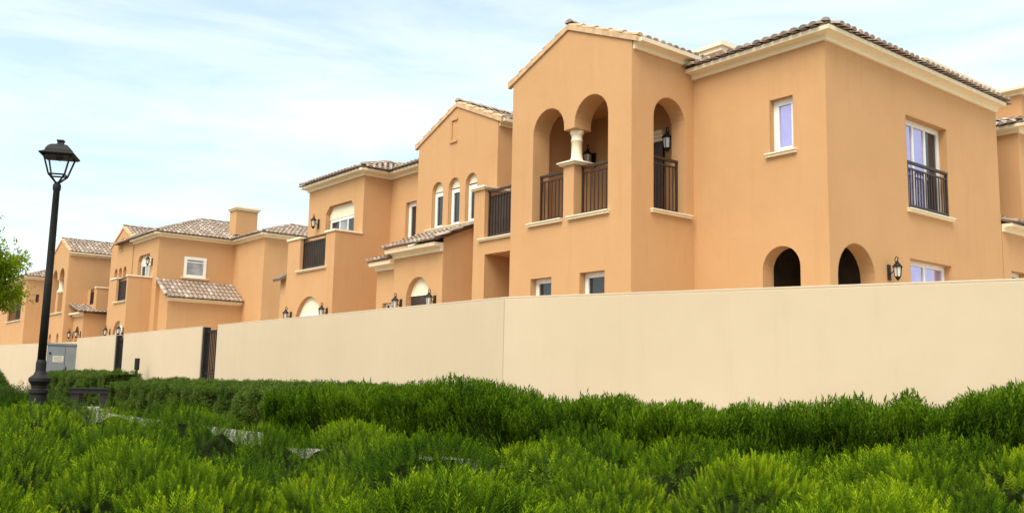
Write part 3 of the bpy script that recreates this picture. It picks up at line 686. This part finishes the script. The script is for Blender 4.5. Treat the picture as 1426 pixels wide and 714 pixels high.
# ------------------------------------------------------------------ foliage
def sines(seed, n, fmin, fmax):
    r = np.random.default_rng(seed)
    f = r.uniform(fmin, fmax, n); a = r.uniform(0, 2*np.pi, n); p = r.uniform(0, 2*np.pi, n)
    def fn(x, y): return sum(np.sin((x*np.cos(t)+y*np.sin(t))*k*2*np.pi+q) for k, t, q in zip(f, a, p))/n**.5
    return fn
def sprig_template(nl=16, ll=.30, lw=.075, spread=(65, 28), droop=.0):
    P = []; 
    for i in range(nl):
        t = i/(nl-1); h = .12+.86*t; az = i*2.39996; inc = math.radians(spread[0]*(1-t)+spread[1]*t)
        L = ll*(1.0-.35*t); w = lw*(1-.2*t)
        d = np.array([math.cos(az)*math.sin(inc), math.sin(az)*math.sin(inc), math.cos(inc)])
        sd = np.array([-math.sin(az), math.cos(az), 0])
        b = np.array([0, 0, h])
        P += [b, b+d*L*.5+sd*w*.5, b+d*L, b+d*L*.5-sd*w*.5]
    return np.array(P)
def rot_from_dirs(d, yaw):
    """matrices whose z axis is d"""
    d = d/np.linalg.norm(d, axis=1, keepdims=True)
    ref = np.where(np.abs(d[:, 2:3]) > .95, np.array([[1., 0, 0]]), np.array([[0, 0, 1.]]))
    x = np.cross(ref, d); x /= np.linalg.norm(x, axis=1, keepdims=True); y = np.cross(d, x)
    c, s = np.cos(yaw)[:, None], np.sin(yaw)[:, None]
    return np.stack([x*c+y*s, -x*s+y*c, d], axis=2)
TINT = []
def scatter(temps, pos, dirs, size, yaw=None, tint=None, tip_gain=.0):  # leaves run from darker at the sprig base to lighter at the tip
    global TINT
    TINT = []
    if tint is None: tint = np.zeros(len(pos))
    tint = .55*tint+npr.uniform(0, .65, len(pos))
    n = len(pos); yaw = npr.uniform(0, 6.283, n) if yaw is None else yaw
    Rm = rot_from_dirs(dirs, yaw); which = npr.integers(0, len(temps), n); out = []
    for k, T in enumerate(temps):
        i = np.where(which == k)[0]
        if len(i) == 0: continue
        q = np.einsum('nij,pj->npi', Rm[i], T)*size[i][:, None, None]+pos[i][:, None, :]
        out.append(q.reshape(-1, 3)); TINT.append((tint[i][:, None]+tip_gain*(np.arange(len(T)//4)/(len(T)//4-1)-.5)[None, :]).ravel())
    return np.concatenate(out)
def quads_mesh(name, verts, mats, extra=None, parent=None):
    """verts: (4n,3) leaf quads; extra: (verts, faces) with the second material"""
    off = np.array(parent['_o'] if parent is not None and '_o' in parent else (0, 0, 0))
    nq = len(verts)//4; v = verts; loops = np.arange(nq*4); starts = np.arange(nq)*4; mi = np.zeros(nq, np.int32)
    if extra is not None and len(extra[0]):
        ev, ef = extra; ef = np.array(ef); v = np.concatenate([v, ev]); loops = np.concatenate([loops, (ef+nq*4).ravel()])
        starts = np.concatenate([starts, nq*4+np.arange(len(ef))*4]); mi = np.concatenate([mi, np.ones(len(ef), np.int32)])
    me = bpy.data.meshes.new(name); v = v-off
    me.vertices.add(len(v)); me.vertices.foreach_set('co', v.astype(np.float32).ravel())
    me.loops.add(len(loops)); me.loops.foreach_set('vertex_index', loops.astype(np.int32))
    me.polygons.add(len(starts)); me.polygons.foreach_set('loop_start', starts.astype(np.int32))
    for m in mats: me.materials.append(m)
    me.polygons.foreach_set('material_index', mi); me.update(calc_edges=True)
    tv = np.zeros(len(starts), np.float32); tt = np.concatenate(TINT); tv[:len(tt)] = tt
    at = me.attributes.new('tint', 'FLOAT', 'FACE'); at.data.foreach_set('value', tv)
    o = bpy.data.objects.new(name, me); col.objects.link(o)
    if parent is not None: o.parent = parent; o['_o'] = parent['_o'] if '_o' in parent else (0, 0, 0)
    return o
def grid_mesh(xs, ys, hf, keep):
    X, Y = np.meshgrid(xs, ys, indexing='ij'); Z = hf(X, Y); K = keep(X, Y)
    idx = np.arange(X.size).reshape(X.shape); f = []
    for i in range(len(xs)-1):
        for j in range(len(ys)-1):
            if K[i, j] and K[i+1, j] and K[i, j+1] and K[i+1, j+1]: f.append((idx[i, j], idx[i+1, j], idx[i+1, j+1], idx[i, j+1]))
    return np.stack([X, Y, Z], -1).reshape(-1, 3), f

TJ = [sprig_template(26, .25, .055, (80, 30)), sprig_template(22, .28, .062, (84, 36)), sprig_template(28, .22, .052, (76, 24))]
TN = [sprig_template(54, .22, .036, (82, 30)), sprig_template(46, .25, .040, (86, 36)), sprig_template(58, .19, .034, (78, 24))]
TS = [sprig_template(20, .24, .050, (55, 14)), sprig_template(16, .27, .055, (60, 18))]
TA = [sprig_template(9, .38, .16, (75, 30)), sprig_template(8, .42, .15, (80, 35))]
# --- front ground cover
n1, n2, n3 = sines(3, 7, .22, .5), sines(5, 9, .7, 1.4), sines(8, 9, 2., 3.5)
fx = np.array([-12, -7.5, -6.5, -4.5, -3.1, -2, -1.2, 0., 2., 4.8, 9]); fy = np.array([12.5, 13.4, 13.2, 12.0, 11.0, 10.5, 9.9, 8.9, 7.9, 7.9, 8.0])
bx_ = np.array([-12, -5.5, -3, -1, 1.5, 3, 5, 9]); bz = np.array([.34, .36, .27, .25, .28, .35, .44, .52])
MC = []
_r = np.random.default_rng(77)
for _ in range(9000):
    y = 2.2+11.5*_r.uniform()**1.1; x = _r.uniform(-1, 1)*(.62*y+2.3); rr = _r.uniform(.20, .46)
    if all(((x-c[0])/1.55)**2+(y-c[1])**2 > (.84*(rr+c[2]))**2 for c in MC): MC.append((x, y, rr, _r.uniform(-.06, .06), _r.uniform(0, 1)))
MC = np.array(MC)
def mounds(x, y):
    """height above the base, index of the mound"""
    sh = np.shape(x); x = np.ravel(x); y = np.ravel(y); h = np.full(x.shape, -.30); w = np.zeros(x.shape, int)
    for a in range(0, len(x), 4000):
        d2 = (((x[a:a+4000, None]-MC[None, :, 0])/1.55)**2+(y[a:a+4000, None]-MC[None, :, 1])**2)/MC[None, :, 2]**2
        q = np.where(d2 < 1.6, (.20+.50*MC[None, :, 2])*(1-d2)+MC[None, :, 3]-.17, -.30)
        w[a:a+4000] = q.argmax(1); h[a:a+4000] = q.max(1)
    return np.maximum(h, -.30).reshape(sh), w.reshape(sh)
def Fbase(x, y):
    far = np.interp(x, fx, fy); base = np.interp(x, bx_, bz); edge = np.clip((far-y)/.3, 0, 1)**.5
    return (base+.05*n1(x, y)+.02*n2(x, y))*(.4+.6*edge)
def Fh(x, y): return Fbase(x, y)+mounds(x, y)[0]
def Fkeep(x, y): return (y < np.interp(x, fx, fy)) & (np.abs(x) < .62*y+2.2)
N = 145000
py = 2.4+(13.3-2.4)*npr.uniform(0, 1, N)**1.25; px = npr.uniform(-1, 1, N)*(.62*py+2.0)
k = Fkeep(px, py); px, py = px[k], py[k]
mh, mw = mounds(px, py); hz = Fbase(px, py)+mh
ox, oy = (px-MC[mw, 0])/MC[mw, 2]/1.55, (py-MC[mw, 1])/MC[mw, 2]
keep = npr.uniform(0, 1, len(px)) < np.clip(1.6-1.4*(ox**2+oy**2), .30, 1)
px, py, hz, ox, oy, mw, mh = (q[keep] for q in (px, py, hz, ox, oy, mw, mh))
sz = npr.uniform(.055, .135, len(px))*np.where(mh < -.18, .7, 1)
d = np.stack([ox*.7+npr.normal(0, .2, len(px)), oy*.7+npr.normal(0, .2, len(px)), np.ones(len(px))], 1)
pos = np.stack([px, py, hz-sz*.7-npr.uniform(0, .05, len(px))], 1)
nr_ = py < 5.6; lfs = []; tts = []
for sel, T in ((nr_, TN), (~nr_, TJ)):
    lfs.append(scatter(T, pos[sel], d[sel], sz[sel], tint=MC[mw[sel], 4], tip_gain=.45)); tts += TINT
lf = np.concatenate(lfs); TINT = tts
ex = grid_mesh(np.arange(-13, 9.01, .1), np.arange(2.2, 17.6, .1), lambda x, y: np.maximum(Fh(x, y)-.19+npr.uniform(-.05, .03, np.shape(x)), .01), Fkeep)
tag(quads_mesh('ground_cover', lf, [M['leafF'], M['twig_shade']], ex), 'bright green feathery ground cover filling the foreground', 'ground cover', kind='stuff')

# --- dark hedge along the bend of the wall
hb0, hb1 = np.array([-2.6, 12.25]), np.array([8.2, 7.3])
hd = (hb1-hb0)/np.linalg.norm(hb1-hb0); hn = np.array([hd[1], -hd[0]])       # hn points to the camera side
hL = np.linalg.norm(hb1-hb0)
sH = np.array([0, 1.2, 2.6, 3.7, 4.6, 5.6, 6.6, 8, 9.3, 12]); sZ = np.array([.62, .76, .74, .64, .58, .60, .70, .78, 1.02, 1.2])
m1, m2 = sines(21, 6, .35, .8), sines(22, 8, 1.2, 2.6)
def hedge_row(root, name, p0, dvec, nvec, L, hfun, wid, nspr, temps, smin, smax, leaf, jitter=.3, top=.55, flare=.0, core=.10, up=.9, clump=.12, tall=.0):
    s = npr.uniform(0, L, nspr); H = hfun(s)
    ontop = npr.uniform(0, 1, nspr) < top
    t = np.where(ontop, npr.uniform(-wid/2, wid/2, nspr), np.where(npr.uniform(0, 1, nspr) < .82, wid/2, -wid/2))
    zf = np.where(ontop, 1.0, npr.uniform(.08, 1.0, nspr)**.8)
    edge = np.clip((wid/2-np.abs(t))/.25, 0, 1)
    zz = H*zf*np.where(ontop, .86+.14*edge, .97)+.05*m2(s*1.3, t)*np.where(ontop, 1, .3)
    bulge = .07*m1(s, zz)+.04*m2(s, zz*1.5)-clump*(1-np.abs(np.sin(np.pi*(s+.12*m1(s, s*0))/.72)))**3
    t2 = t+np.where(ontop, 0, np.sign(t)*bulge)
    dirs = np.where(ontop[:, None], np.array([[0, 0, 1.]]), nvec3(nvec)[None]*np.sign(t)[:, None]*.75+np.array([[0, 0, up]]))+npr.normal(0, jitter, (nspr, 3))
    atend = npr.uniform(0, 1, nspr) < min(.2, wid/L)
    en = np.where(npr.uniform(0, 1, nspr) < .5, -1., 1.)
    s = np.where(atend, np.where(en < 0, 0, L), s); ze = hfun(s)*npr.uniform(.08, .97, nspr)
    zz = np.where(atend, ze, zz); t2 = np.where(atend, npr.uniform(-wid/2, wid/2, nspr), t2)
    dirs = np.where(atend[:, None], nvec3(dvec)[None]*en[:, None]*.75+np.array([[0, 0, up]])+npr.normal(0, jitter, (nspr, 3)), dirs)
    size = npr.uniform(smin, smax, nspr)*np.where(npr.uniform(0, 1, nspr) < tall, 1.45, 1)
    pos = np.stack([p0[0]+dvec[0]*s+nvec[0]*t2, p0[1]+dvec[1]*s+nvec[1]*t2, zz], 1)
    pos -= dirs/np.linalg.norm(dirs, axis=1, keepdims=True)*size[:, None]*.8
    lf = scatter(temps, pos, dirs, size, tip_gain=.4)
    # twig core, near-black to paint the shade inside the hedge
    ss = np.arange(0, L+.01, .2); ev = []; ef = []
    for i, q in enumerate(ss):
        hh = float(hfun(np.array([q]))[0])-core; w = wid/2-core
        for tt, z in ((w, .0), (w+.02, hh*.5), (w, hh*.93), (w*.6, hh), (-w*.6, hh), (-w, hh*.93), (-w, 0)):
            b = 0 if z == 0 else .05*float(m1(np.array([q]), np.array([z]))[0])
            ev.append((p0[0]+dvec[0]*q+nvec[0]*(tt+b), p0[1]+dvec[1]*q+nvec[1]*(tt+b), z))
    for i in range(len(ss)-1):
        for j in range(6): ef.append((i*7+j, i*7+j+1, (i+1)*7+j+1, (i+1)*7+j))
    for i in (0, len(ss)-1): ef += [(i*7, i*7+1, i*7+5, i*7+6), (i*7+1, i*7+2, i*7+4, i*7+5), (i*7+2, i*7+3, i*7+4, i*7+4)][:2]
    return quads_mesh(name, lf, [leaf, M['twig_shade']], (np.array(ev), ef), root)
def nvec3(n): return np.array([n[0], n[1], 0.])
o = hedge_row(None, 'hedge', hb0, hd, hn, hL, lambda s: np.interp(s, sH, sZ)+.07*m1(s, s*0)+.04*m2(s, s*0), 1.7, 17000, TS, .16, .30, M['leafB'], .28, .6, core=.13, up=1.3, tall=.10)
tag(o, 'loose dark green hedge with spiky tops below the bend of the cream wall', 'hedge')
# --- clipped hedge along the straight wall
def uvdir(): return np.array([U.x, U.y]), np.array([-V.x, -V.y])
ud, nvv = uvdir()
def run_hedge(label, u0, u1, vc, wid, hh, n, rag=.02):
    p = W(u0, vc, 0); L = u1-u0
    o = hedge_row(None, 'hedge', np.array([p.x, p.y]), ud, nvv, L, lambda s: hh+rag*m2(s, s*0)+.03*m1(s, s*0), wid, n, TA, .07, .13, M['leafA'], .45, .5, core=.07, up=.5)
    return tag(o, label, 'hedge', 'hedges along the cream wall')
run_hedge('long clipped dense hedge standing along the straight cream wall', 1.55, 13.4, -7.28, 1.5, .76, 30000)
run_hedge('separate clipped hedge in front of the grey cabinet, behind the black bench', 16.6, 24, -6.85, 1.0, .95, 12000)
def shrub(x, y, r, h, label, n=2500, leaf='leafA', T=TA, s0=.07, s1=.13):
    o = thing('shrub', (x, y, 0), label, 'shrub', 'rounded shrubs at the left')
    a = npr.uniform(0, 2*np.pi, n); b = np.arcsin(npr.uniform(0, 1, n)); rr = 1+.10*np.sin(a*3+1)+.07*np.sin(a*5+b*4)
    nn = np.stack([np.cos(a)*np.cos(b), np.sin(a)*np.cos(b), np.sin(b)], 1)
    pos = nn*np.array([r, r, h])*rr[:, None]*npr.uniform(.86, 1, n)[:, None]+np.array([x, y, 0])
    size = npr.uniform(s0, s1, n)
    lf = scatter(T, pos-nn*size[:, None]*.5, nn+npr.normal(0, .4, (n, 3))+np.array([0, 0, .4]), size)
    ev = []; ef = []
    for i in range(7):
        be = i/6*math.pi/2
        for j in range(14):
            al = 2*math.pi*j/14; ev.append((x+.86*r*math.cos(al)*math.cos(be), y+.86*r*math.sin(al)*math.cos(be), .86*h*math.sin(be)))
    for i in range(6):
        for j in range(14): ef.append((i*14+j, i*14+(j+1) % 14, (i+1)*14+(j+1) % 14, (i+1)*14+j))
    quads_mesh('foliage', lf, [M[leaf], M['twig_shade']], (np.array(ev), ef), o)
    st = MB(); st.tube([(x, y, -.02), (x, y, h*.5)], .05, 7); st.build('stem', M['bark'], o)
    return o
shrub(-18.75, 34.0, .72, 1.0, 'round clipped dark shrub at the left edge before the far wall', 5000, 'leafA', TA, .09, .15)
shrub(-9.0, 17.0, 1.3, .62, 'low soft green shrub at the foot of the street lamp, left side', 5000, 'leafA')
shrub(-6.3, 12.2, .75, .52, 'feathery green shrub hiding the base of the street lamp', 2600, 'leafF', TJ, .10, .17)

# --- tree at the left edge
def tree():
    bx0 = Vector((-9.02, 15.2, .0))
    o = thing('tree', bx0, 'young tree with yellow green leaves leaning in at the left edge', 'tree')
    t = MB(); t.tube([bx0, bx0+Vector((.03, 0, .7)), bx0+Vector((-.02, .03, 1.6)), bx0+Vector((.05, 0, 3.0))], [.06, .05, .042, .02], 9); t.build('trunk', M['bark'], o)
    br = MB(); tips = []
    r = random.Random(4)
    for i in range(26):
        a = r.uniform(0, 6.28); z0 = r.uniform(1.85, 2.8); L = r.uniform(.5, .98); el = r.uniform(-.05, .7)
        p0 = bx0+Vector((0, 0, z0)); d = Vector((math.cos(a)*math.cos(el), math.sin(a)*math.cos(el), math.sin(el)))
        p1 = p0+d*L*.5+Vector((0, 0, .05)); p2 = p0+d*L
        br.tube([p0, p1, p2], [.018, .012, .005], 5); tips += [(p0.lerp(p2, f)) for f in (.45, .6, .75, .9, 1.0)]
    br.build('branch', M['bark'], o)
    c = np.array([npr.choice(len(tips)) for _ in range(8000)]); tp = np.array([tuple(p) for p in tips])
    pos = tp[c]+npr.normal(0, .10, (8000, 3)); dirs = npr.normal(0, 1, (8000, 3))+np.array([0, 0, -.2])
    T = [sprig_template(7, .45, .22, (80, 30))]
    quads_mesh('crown', scatter(T, pos, dirs, npr.uniform(.09, .15, 8000)), [M['leafT']], None, o)
tree()

# ------------------------------------------------------------------ street furniture
def street_lamp():
    b = Vector((-5.47, 11.0, 0))
    o = thing('street_lamp', b, 'tall dark street lamp with a glazed lantern head and collared base', 'street lamp')
    m = MB()
    m.lathe(b, [(.105, -.05), (.105, .30), (.09, .55), (.092, .63), (.104, .65), (.104, .685), (.082, .70), (.085, .735), (.12, .785), (.12, .82), (.072, .86), (.056, .90), (.056, 1.0), (.048, 1.03)], 24)
    m.build('base', M['iron'], o, False)
    m = MB(); m.lathe(b, [(.047, 1.03), (.043, 2.0), (.037, 3.04), (.043, 3.05), (.046, 3.07), (.046, 3.11), (.034, 3.13), (.02, 3.15)], 20); m.build('pole', M['iron'], o, True)
    c = b+Vector((0, 0, 0)); rot = math.pi/4+.25
    h = MB()
    rb, rt, z0, z1 = .105, .172, 3.23, 3.45
    cor = lambda r, z, k: c+Vector((r*1.2*math.cos(rot+k*math.pi/2), r*1.2*math.sin(rot+k*math.pi/2), z))
    for k in range(4):
        h.tube([cor(rb, z0, k), cor(rt, z1, k)], .011, 6); h.tube([cor(rb, z0, k), cor(rb, z0, k+1)], .010, 6)
        h.tube([cor(rb, z0, k), c+Vector((0, 0, 3.12))], .012, 6)
    lh = h.build('lantern_frame', M['iron'], o)
    for k in range(4):
        q = MB(); q.quad(cor(rb-.004, z0+.01, k), cor(rb-.004, z0+.01, k+1), cor(rt-.004, z1, k+1), cor(rt-.004, z1, k)); q.build('pane', M['clear'], lh)
    h = MB()
    h.lathe(c, [(.272, 3.462), (.276, 3.472), (.215, 3.495), (.20, 3.505), (.195, 3.525), (.165, 3.565), (.125, 3.59), (.075, 3.602), (.05, 3.61), (.044, 3.63), (.056, 3.645), (.056, 3.66), (.02, 3.665)], 4, rot=rot)
    h.lathe(c, [(.245, 3.445), (.276, 3.462)], 4, rot=rot)
    h.build('lantern_hood', M['iron'], o)
    h = MB(); h.lathe(c, [(.04, 3.45), (.04, 3.43), (.025, 3.41)], 10); h.build('lamp_fitting', M['iron'], o)
street_lamp()
def cabinet():
    u0, u1, v0, v1 = 25.3, 26.4, -6.45, -5.6
    o = thing('utility_cabinet', W(25.8, -6, 0), 'grey steel utility cabinet with a pale notice, set between cream wall panels', 'cabinet')
    # faces the camera: square to the view
    cx, cy = -14.75, 31.2; a = R(24); X = Vector((math.cos(a), math.sin(a), 0)); Y = Vector((-math.sin(a), math.cos(a), 0)); c = Vector((cx, cy, 0))
    def bx(m, x0, x1, y0, y1, z0, z1): m.hexa([c+X*x+Y*y+Vector((0, 0, z)) for z in (z0, z1) for x, y in ((x0, y0), (x1, y0), (x1, y1), (x0, y1))])
    m = MB(); bx(m, -.54, .54, 0, .7, 0, 1.86); m.build('body', M['cabinet'], o)
    m = MB(); bx(m, -.57, .57, -.04, .74, 1.86, 1.92); m.build('lid', M['cabinet'], o)
    for s in (-1, 1):
        m = MB(); x0, x1 = (-.51, -.008) if s < 0 else (.008, .51)
        bx(m, x0, x1, -.025, -.001, .12, 1.80); d = m.build('door', M['cabinet'], o)
        m = MB(); bx(m, s*.45-.03, s*.45+.03, -.04, -.026, 1.55, 1.62); m.build('hinge', M['iron'], d)
        if s < 0:
            m = MB(); bx(m, -.36, -.04, -.03, -.026, 1.30, 1.50); n = m.build('notice', M['label'], d)
            for i in range(4):
                m = MB(); bx(m, -.33, -.09+.04*(i % 2), -.0335, -.031, 1.455-.04*i, 1.47-.04*i); m.build('text_line', M['ink'], n)
    m = MB(); bx(m, .03, .06, -.05, -.026, .95, 1.15); m.build('handle', M['iron'], o)
cabinet()
def bench():
    c = W(18.0, -7.7, 0); c = W(14.9, -8.02, .09)
    o = thing('bench', c, 'small black backless bench on the pale paving beside the hedge', 'bench')
    a = R(8); X = Vector((math.cos(a), math.sin(a), 0)); Y = Vector((-math.sin(a), math.cos(a), 0))
    def P(x, y, z): return c+X*x+Y*y+Vector((0, 0, z))
    m = MB()
    m.hexa([P(x, y, z) for z in (.36, .46) for x, y in ((-.46, -.20), (.46, -.20), (.46, .20), (-.46, .20))])
    m.hexa([P(x, y, z) for z in (.46, .485) for x, y in ((-.49, -.23), (.49, -.23), (.49, .23), (-.49, .23))])
    m.build('seat', M['iron'], o)
    for s in (-1, 1):
        m = MB()
        m.hexa([P(s*x, y, z) for z, w in ((0, .075), (.36, .10)) for x, y in ((.33-w, -.17), (.33+w, -.17), (.33+w, .17), (.33-w, .17))])
        m.build('leg', M['iron'], o)
    m = MB(); m.tube([P(-.27, 0, .12), P(0, 0, .12), P(.27, 0, .12)], .025, 6); m.build('stretcher', M['iron'], o)
bench()
m = MB(); b = W(16.75, -6.45, 0); m.tube([b, b+Vector((0, 0, 1.05))], .035, 8); 
po = thing('marker_post', b, 'thin dark marker post with a thicker head before the cream wall', 'post')
m.build('shaft', M['iron'], po)
m = MB(); m.tube([b+Vector((0, 0, 1.05)), b+Vector((0, 0, 1.36))], .065, 10); m.build('head', M['iron'], po)

# ------------------------------------------------------------------ light, sky, camera
sun_h = (-U*.45 - V*1.0).normalized(); elev = R(54)
sd = Vector((sun_h.x*math.cos(elev), sun_h.y*math.cos(elev), math.sin(elev)))
L = bpy.data.lights.new('sun', 'SUN'); L.energy = 1.8; L.angle = R(45); L.color = (1, .95, .86)
so = bpy.data.objects.new('sun', L); col.objects.link(so); so.rotation_euler = (-sd).to_track_quat('-Z', 'Y').to_euler()
so.location = (20, -10, 30)
w = bpy.data.worlds.new('World'); scn.world = w; w.use_nodes = True; nt = w.node_tree
bg = nt.nodes['Background']
sky = nd(nt, 'ShaderNodeTexSky', sky_type='NISHITA', sun_disc=False, sun_elevation=elev, sun_rotation=math.atan2(sd.x, sd.y), air_density=1.0, dust_density=2.6, ozone_density=1.0)
tc = nd(nt, 'ShaderNodeTexCoord'); mp = nd(nt, 'ShaderNodeMapping'); mp.inputs['Scale'].default_value = (1.1, 1.1, 6.5); mp.inputs['Rotation'].default_value = (0, R(-6), R(65))
nt.links.new(tc.outputs['Generated'], mp.inputs['Vector'])
n = nd(nt, 'ShaderNodeTexNoise', Scale=2.3, Detail=8, Roughness=.58, Distortion=.35); nt.links.new(mp.outputs[0], n.inputs['Vector'])
mr = nd(nt, 'ShaderNodeMapRange'); mr.inputs[1].default_value = .36; mr.inputs[2].default_value = .88; mr.inputs[3].default_value = .30; mr.inputs[4].default_value = .95
nt.links.new(n.outputs['Fac'], mr.inputs[0])
mx = nd(nt, 'ShaderNodeMix', data_type='RGBA'); mx.inputs[7].default_value = (5.6, 5.75, 5.75, 1)
nt.links.new(mr.outputs[0], mx.inputs[0]); tn = nd(nt, 'ShaderNodeMix', data_type='RGBA', blend_type='MULTIPLY'); tn.inputs[0].default_value = 1; tn.inputs[7].default_value = (.97, 1.15, 1.02, 1)
nt.links.new(sky.outputs[0], tn.inputs[6]); nt.links.new(tn.outputs[2], mx.inputs[6]); nt.links.new(mx.outputs[2], bg.inputs['Color'])
bg.inputs['Strength'].default_value = .115

cam = bpy.data.cameras.new('camera'); co = bpy.data.objects.new('camera', cam); col.objects.link(co); scn.camera = co
cam.lens = 36*1301.76/1426; cam.clip_end = 3000; cam.clip_start = .05
pit, rol = R(7.84), R(-1.206)
fw = Vector((0, math.cos(pit), math.sin(pit))); rt = Vector((1, 0, 0)); dn = -(rt.cross(fw))
r2 = rt*math.cos(rol)+dn*math.sin(rol); d2 = -rt*math.sin(rol)+dn*math.cos(rol)
co.matrix_world = Matrix(((r2.x, -d2.x, -fw.x, 0), (r2.y, -d2.y, -fw.y, 0), (r2.z, -d2.z, -fw.z, EYE), (0, 0, 0, 1)))
scn.view_settings.view_transform = 'Standard'; scn.view_settings.look = 'None'; scn.view_settings.exposure = 1.10; scn.view_settings.gamma = 1
scn.cycles.max_bounces = 6; scn.cycles.transparent_max_bounces = 8; scn.cycles.use_denoising = True
for o in scn.objects:
    if '_o' in o: del o['_o']
